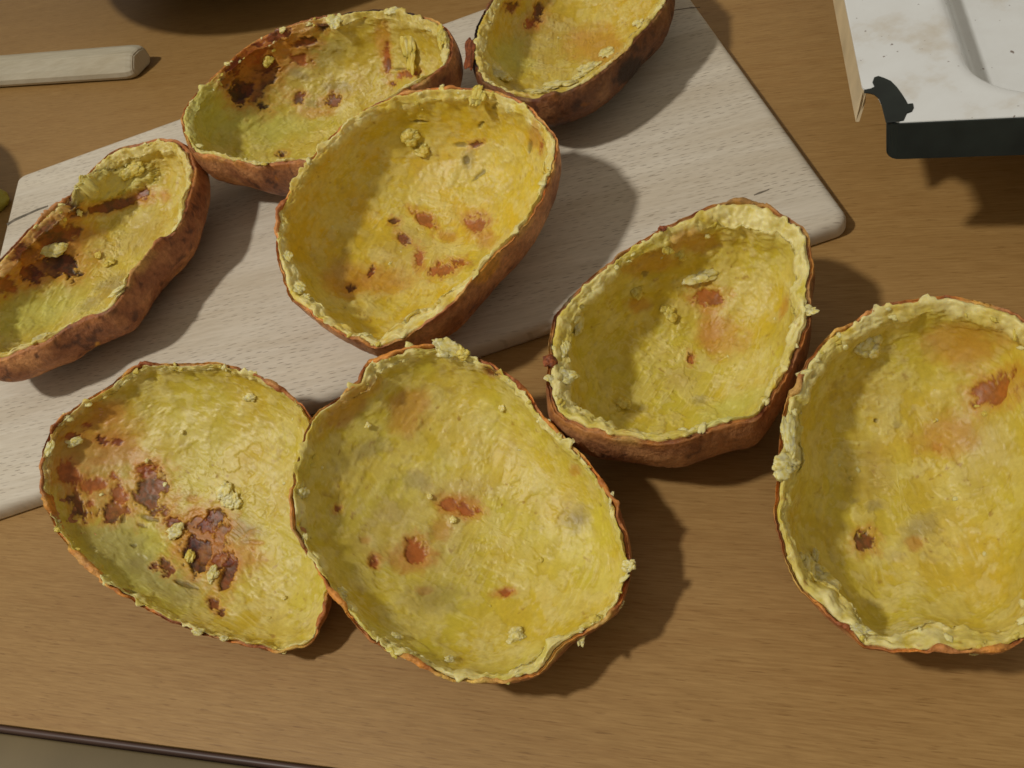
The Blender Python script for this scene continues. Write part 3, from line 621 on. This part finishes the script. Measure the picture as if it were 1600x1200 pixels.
   (373,828,34,18,10,'g'),(380,830,16,9,0,'g'),(207,873,90,46,30,'l'),(265,915,70,30,25,'g'),(180,850,60,30,30,'g'),(290,775,14,9,0,'m'),(300,780,10,6,0,'o')],
  crumbs=[(352,770,26,22,20),(366,780,20,18,0),(332,897,14,20,10),(275,831,20,15,-20),(295,870,12,18,0,'y'),(115,690,20,9,-20),(78,702,11,22,10),(390,621,15,9,0),(444,934,7,6,0),(302,994,16,7,5),(348,1005,14,6,8),(230,720,6,6,0),(285,675,6,6,0)],
  skin_spots=[]),
]
for s in POTS: potato(s)

# ------------------------------------------------------------------ enamel tray
ZT, ZB = 0.063, 0.050
ta = R(-31.8); hu = np.array([math.cos(ta), math.sin(ta), 0]); hv = np.array([-hu[1], hu[0], 0]); hv = hv - 0.138 * hu
TO = at(1385, 191, ZT); TO[2] = 0
tray = empty('enamel_tray', tuple(TO + hu * 0.15 + hv * 0.12)); tag(tray, 'chipped white enamel tray with dark green front edge on the right of the table', 'tray')
toff = np.array(tray.location)
def tp(u, v, z): p = TO + hu * u + hv * v; return (p[0] - toff[0], p[1] - toff[1], z)
def ring(u0, v0, l, wd, rad, z, notch=False):
    r = rrect(l, wd, 0, rad, 10)
    out = [(u0 + x, v0 + y) for x, y in r]
    if notch:
        path = [(-0.0054, 0.0215), (-0.0050, 0.0200), (-0.0035, 0.0180), (-0.0018, 0.0170), (-0.0008, 0.0150), (-0.0003, 0.0120), (0.0, 0.009), (0.0001, 0.006), (0.0004, 0.003), (0.0014, 0.0010), (0.0045, 0.0)]
        out[-11:] = path
    return [tp(u, v, z) for u, v in out]
L_, W_ = 0.30, 0.24
hu0, hv0 = 0.0295, 0.0125; hl, hw = L_ - 2 * hu0 + 0.005, W_ - 2 * hv0
def plate(name, dz, mat):
    rings = [ring(-0.0054, 0.0, L_, W_, 0.006, ZT - 0.0011 + dz, True), ring(-0.0050, 0.0004, L_ - 0.0008, W_ - 0.0008, 0.006, ZT - 0.0003 + dz, True), ring(-0.0040, 0.0012, L_ - 0.0028, W_ - 0.0024, 0.006, ZT + dz, True)]
    # keep the notch but shrink it a little towards the inside on the upper rings
    for k in range(0, 9):
        t = k / 8; a = (t * t * (3 - 2 * t))
        ins = 0.0012 * t + 0.0225 * max(0, (t - 0.25) / 0.75)
        rings.append(None if False else [tuple(np.array(p) * (1 - a) + np.array(q) * a) for p, q in zip(rings[2], ring(hu0 - 0.003, hv0 - 0.003, hl + 0.006, hw + 0.006, 0.022, ZT + dz))])
    for ins, z in ((-0.0015, -0.0002), (0.0, -0.0008), (0.0014, -0.0024), (0.0028, -0.006), (0.0075, -0.0175), (0.0090, -0.0205), (0.0115, -0.0224), (0.016, -0.0230)):
        rings.append(ring(hu0 + ins, hv0 + ins, hl - 2 * ins, hw - 2 * ins, max(0.004, 0.022 - ins), ZT + z + dz))
    n = len(rings[0]); vs = [p for r in rings for p in r]
    fs = [tuple(f) for f in grid_faces(len(rings), n)] + [tuple(range((len(rings) - 1) * n, len(rings) * n))]
    return poly(name, vs, fs, mat, tray, True)
plate('plate', 0.0, M['enamel'])
def sheet(name, A, B, thick, mat, inward):
    """a bent strip between the two polylines A (top) and B (bottom), with thickness"""
    n = len(A); iv = np.array(inward) * thick
    vs = [tuple(p) for p in A] + [tuple(p) for p in B] + [tuple(np.array(p) + iv) for p in A] + [tuple(np.array(p) + iv) for p in B]
    fs = []
    for i in range(n - 1):
        fs += [(i, i + 1, n + i + 1, n + i), (2 * n + i + 1, 2 * n + i, 3 * n + i, 3 * n + i + 1), (i, 2 * n + i, 2 * n + i + 1, i + 1), (n + i, n + i + 1, 3 * n + i + 1, 3 * n + i)]
    fs += [(0, n, 3 * n, 2 * n), (n - 1, 3 * n - 1, 4 * n - 1, 2 * n - 1)]
    return poly(name, vs, fs, mat, tray, False)
vv = [0.0190, 0.0200, 0.0215, 0.024, 0.028, 0.034, 0.045, 0.08, 0.13, 0.235]
sheet('side_flange', [tp(-0.0052, max(v, 0.0205), ZT - 0.0004 - 0.006 * max(0, (0.0205 - v) / 0.0015)) for v in vv], [tp(-0.0062 - 0.0012, v - 0.0015, ZB) for v in vv], 0.0012, M['cream'], hu)
uu = [0.0002, 0.0006, 0.0012, 0.0022, 0.0036, 0.006, 0.012, 0.03, 0.08, 0.15, 0.295]
def fb(u): return ZB + 0.0045 * (1 - math.sqrt(max(0, 1 - max(0, (0.0045 - u) / 0.0045) ** 2)))
sheet('front_flange', [tp(u, -0.0004 - 0.0002 + 0.0016 * max(0, 1 - u / 0.003), ZT - 0.0006) for u in uu], [tp(u, -0.0042, fb(u)) for u in uu], 0.0012, M['dark_enamel'], hv)
# dark patch where the enamel has flaked off at the corner
cp = [at(x, y, ZT) for x, y in ((1366, 121), (1372, 119), (1381, 122), (1392, 127), (1401, 136), (1409, 147), (1416, 158), (1419, 164), (1427, 163), (1428, 169), (1425, 175), (1417, 178), (1412, 189), (1400, 191), (1384, 192), (1380, 176), (1377, 164), (1373, 155), (1366, 149), (1359, 147), (1350, 146), (1350, 141), (1360, 139), (1366, 136), (1363, 129))]
cz = [p - toff + np.array([0, 0, 0.0]) for p in cp]
n_ = len(cz); cc_ = sum(cz) / n_
poly('bare_chip', [(p[0], p[1], ZT + 0.0001) for p in cz] + [(*(p * .97 + cc_ * .03)[:2], ZT + 0.0004) for p in cz] , [(i, (i + 1) % n_, n_ + (i + 1) % n_, n_ + i) for i in range(n_)] + [tuple(range(n_, 2 * n_))], M['dark_enamel'], tray)
vsb = []
for z, i in ((0.0, 0.020), (ZT - 0.0245, 0.014)):
    for u, v in ((hu0 + 0.06 + i, hv0 + 0.05 + i), (hu0 + hl - i, hv0 + 0.05 + i), (hu0 + hl - i, hv0 + hw - i), (hu0 + 0.06 + i, hv0 + hw - i)): vsb.append(tp(u, v, z))
poly('base', vsb, [(0, 3, 2, 1), (4, 5, 6, 7), (0, 1, 5, 4), (1, 2, 6, 5), (2, 3, 7, 6), (3, 0, 4, 7)], M['dark_enamel'], tray)

# ------------------------------------------------------------------ pale wooden handle at the upper left
ha = R(-33.5); wd_ = np.array([math.cos(ha), math.sin(ha), 0]); wn = np.array([-wd_[1], wd_[0], 0])
HH = 0.0155; WW = float((at(100, 73, HH) - at(100, 132, 0)) @ wn) + 0.001
ho = at(205, 127, 0)
handle = empty('wooden_handle', tuple(ho)); tag(handle, 'flat pale wooden handle with blunt chamfered end, lying at the upper left', 'handle')
sec = [(0.0035, 0.0), (0.0008, 0.0012), (0.0, 0.0035), (0.0004, 0.0066), (0.0030, 0.0100), (0.0085, HH - 0.0002), (WW - 0.006, HH), (WW - 0.0015, HH - 0.0016), (WW, HH - 0.005), (WW, 0.004), (WW - 0.003, 0.0)]
cs = np.mean(np.array(sec), 0); vs = []
stn = [(-0.26, 1.0), (-0.12, 1.0), (-0.05, 1.0), (-0.02, 1.0), (-0.006, 1.0), (-0.001, 0.97), (0.0022, 0.88), (0.0040, 0.74)]
for a, k in stn:
    for x, z in sec:
        x2, z2 = cs[0] + (x - cs[0]) * k, cs[1] + (z - cs[1]) * k
        if a > -0.005: z2 = min(z2, z2)
        sk = 0.16 * (WW - x2) * -1 if a > -0.03 else 0
        p = wd_ * (a + sk + 0.004) + wn * x2; vs.append((p[0], p[1], max(z2, 0.0003)))
ns = len(sec)
ho_ = poly('grip', vs, [tuple(f) for f in grid_faces(len(stn), ns)] + [tuple(reversed(range(ns))), tuple(range((len(stn) - 1) * ns, len(stn) * ns))], M['handle'], handle, False)
bm = bmesh.new(); bm.from_mesh(ho_.data); bmesh.ops.recalc_face_normals(bm, faces=bm.faces); bmesh.ops.bevel(bm, geom=[e for e in bm.edges if e.calc_face_angle(0) > 0.55], offset=0.0007, segments=2, affect='EDGES'); bm.to_mesh(ho_.data); bm.free()
sl_ = strip('slot', [(-60, 129), (0, 126.5), (30, 125), (46, 124)], [0.0011, 0.0010, 0.0009, 0.0003], 0.0042, M['trim'], handle, 0.0008); sl_.location = tuple(-wn * 0.0012)

# ------------------------------------------------------------------ bowls just outside the frame, and a lump of flesh beside one
def lathe(name, prof, mat, parent, seg=72):
    vs = [(r * math.cos(2 * math.pi * k / seg), r * math.sin(2 * math.pi * k / seg), z) for r, z in prof for k in range(seg)]
    return poly(name, vs, [tuple(f) for f in grid_faces(len(prof), seg)] + [tuple(reversed(range(seg))), tuple(range((len(prof) - 1) * seg, len(prof) * seg))], mat, parent, True)
def bowl(label, sc, rad, foot, hz):
    b = empty('bowl', (sc[0] - 0.65 * hz, sc[1], 0)); tag(b, label, 'bowl')
    lathe('shell', [(foot - 0.004, 0.0), (foot, 0.001), (foot, 0.004), (foot + 0.25 * (rad - foot), hz * 0.22), (foot + 0.62 * (rad - foot), hz * 0.6), (rad - 0.002, hz * 0.96), (rad, hz), (rad - 0.003, hz), (foot + 0.58 * (rad - foot), hz * 0.62), (foot + 0.1 * (rad - foot), hz * 0.22), (foot * 0.6, hz * 0.13), (0.001, hz * 0.12)], M['ceramic'], b)
    return b
bowl('shallow grey bowl beyond the long potato skin, only its foot showing at the top', (0.030, 0.772), 0.20, 0.118, 0.07)
bowl('grey bowl outside the left edge of the frame whose shadow falls beside the board', (-0.366, 0.518), 0.14, 0.07, 0.05)
bm = bmesh.new(); bmesh.ops.create_icosphere(bm, subdivisions=4, radius=1.0)
vv_ = np.array([x.co for x in bm.verts]); ff_ = np.array([[l.index for l in f.verts] for f in bm.faces]); bm.free()
vv_ = vv_ * (1 + 0.3 * fbm(vv_, 1.2, 3, 900) + 0.15 * fbm(vv_, 0.4, 3, 901))[:, None] * np.array([0.009, 0.0085, 0.006])
vv_[:, 2] = np.maximum(vv_[:, 2] + 0.0045, 0.0)
lp = at(-8, 318, 0.003)
lump = mesh_np('potato_lump', vv_, ff_, M['flesh'], None, np.tile(lin(168, 158, 62), (len(vv_), 1)))
lump.location = (lp[0], lp[1], 0.0); tag(lump, 'lump of olive yellow potato flesh on the table left of the board', 'potato lump')
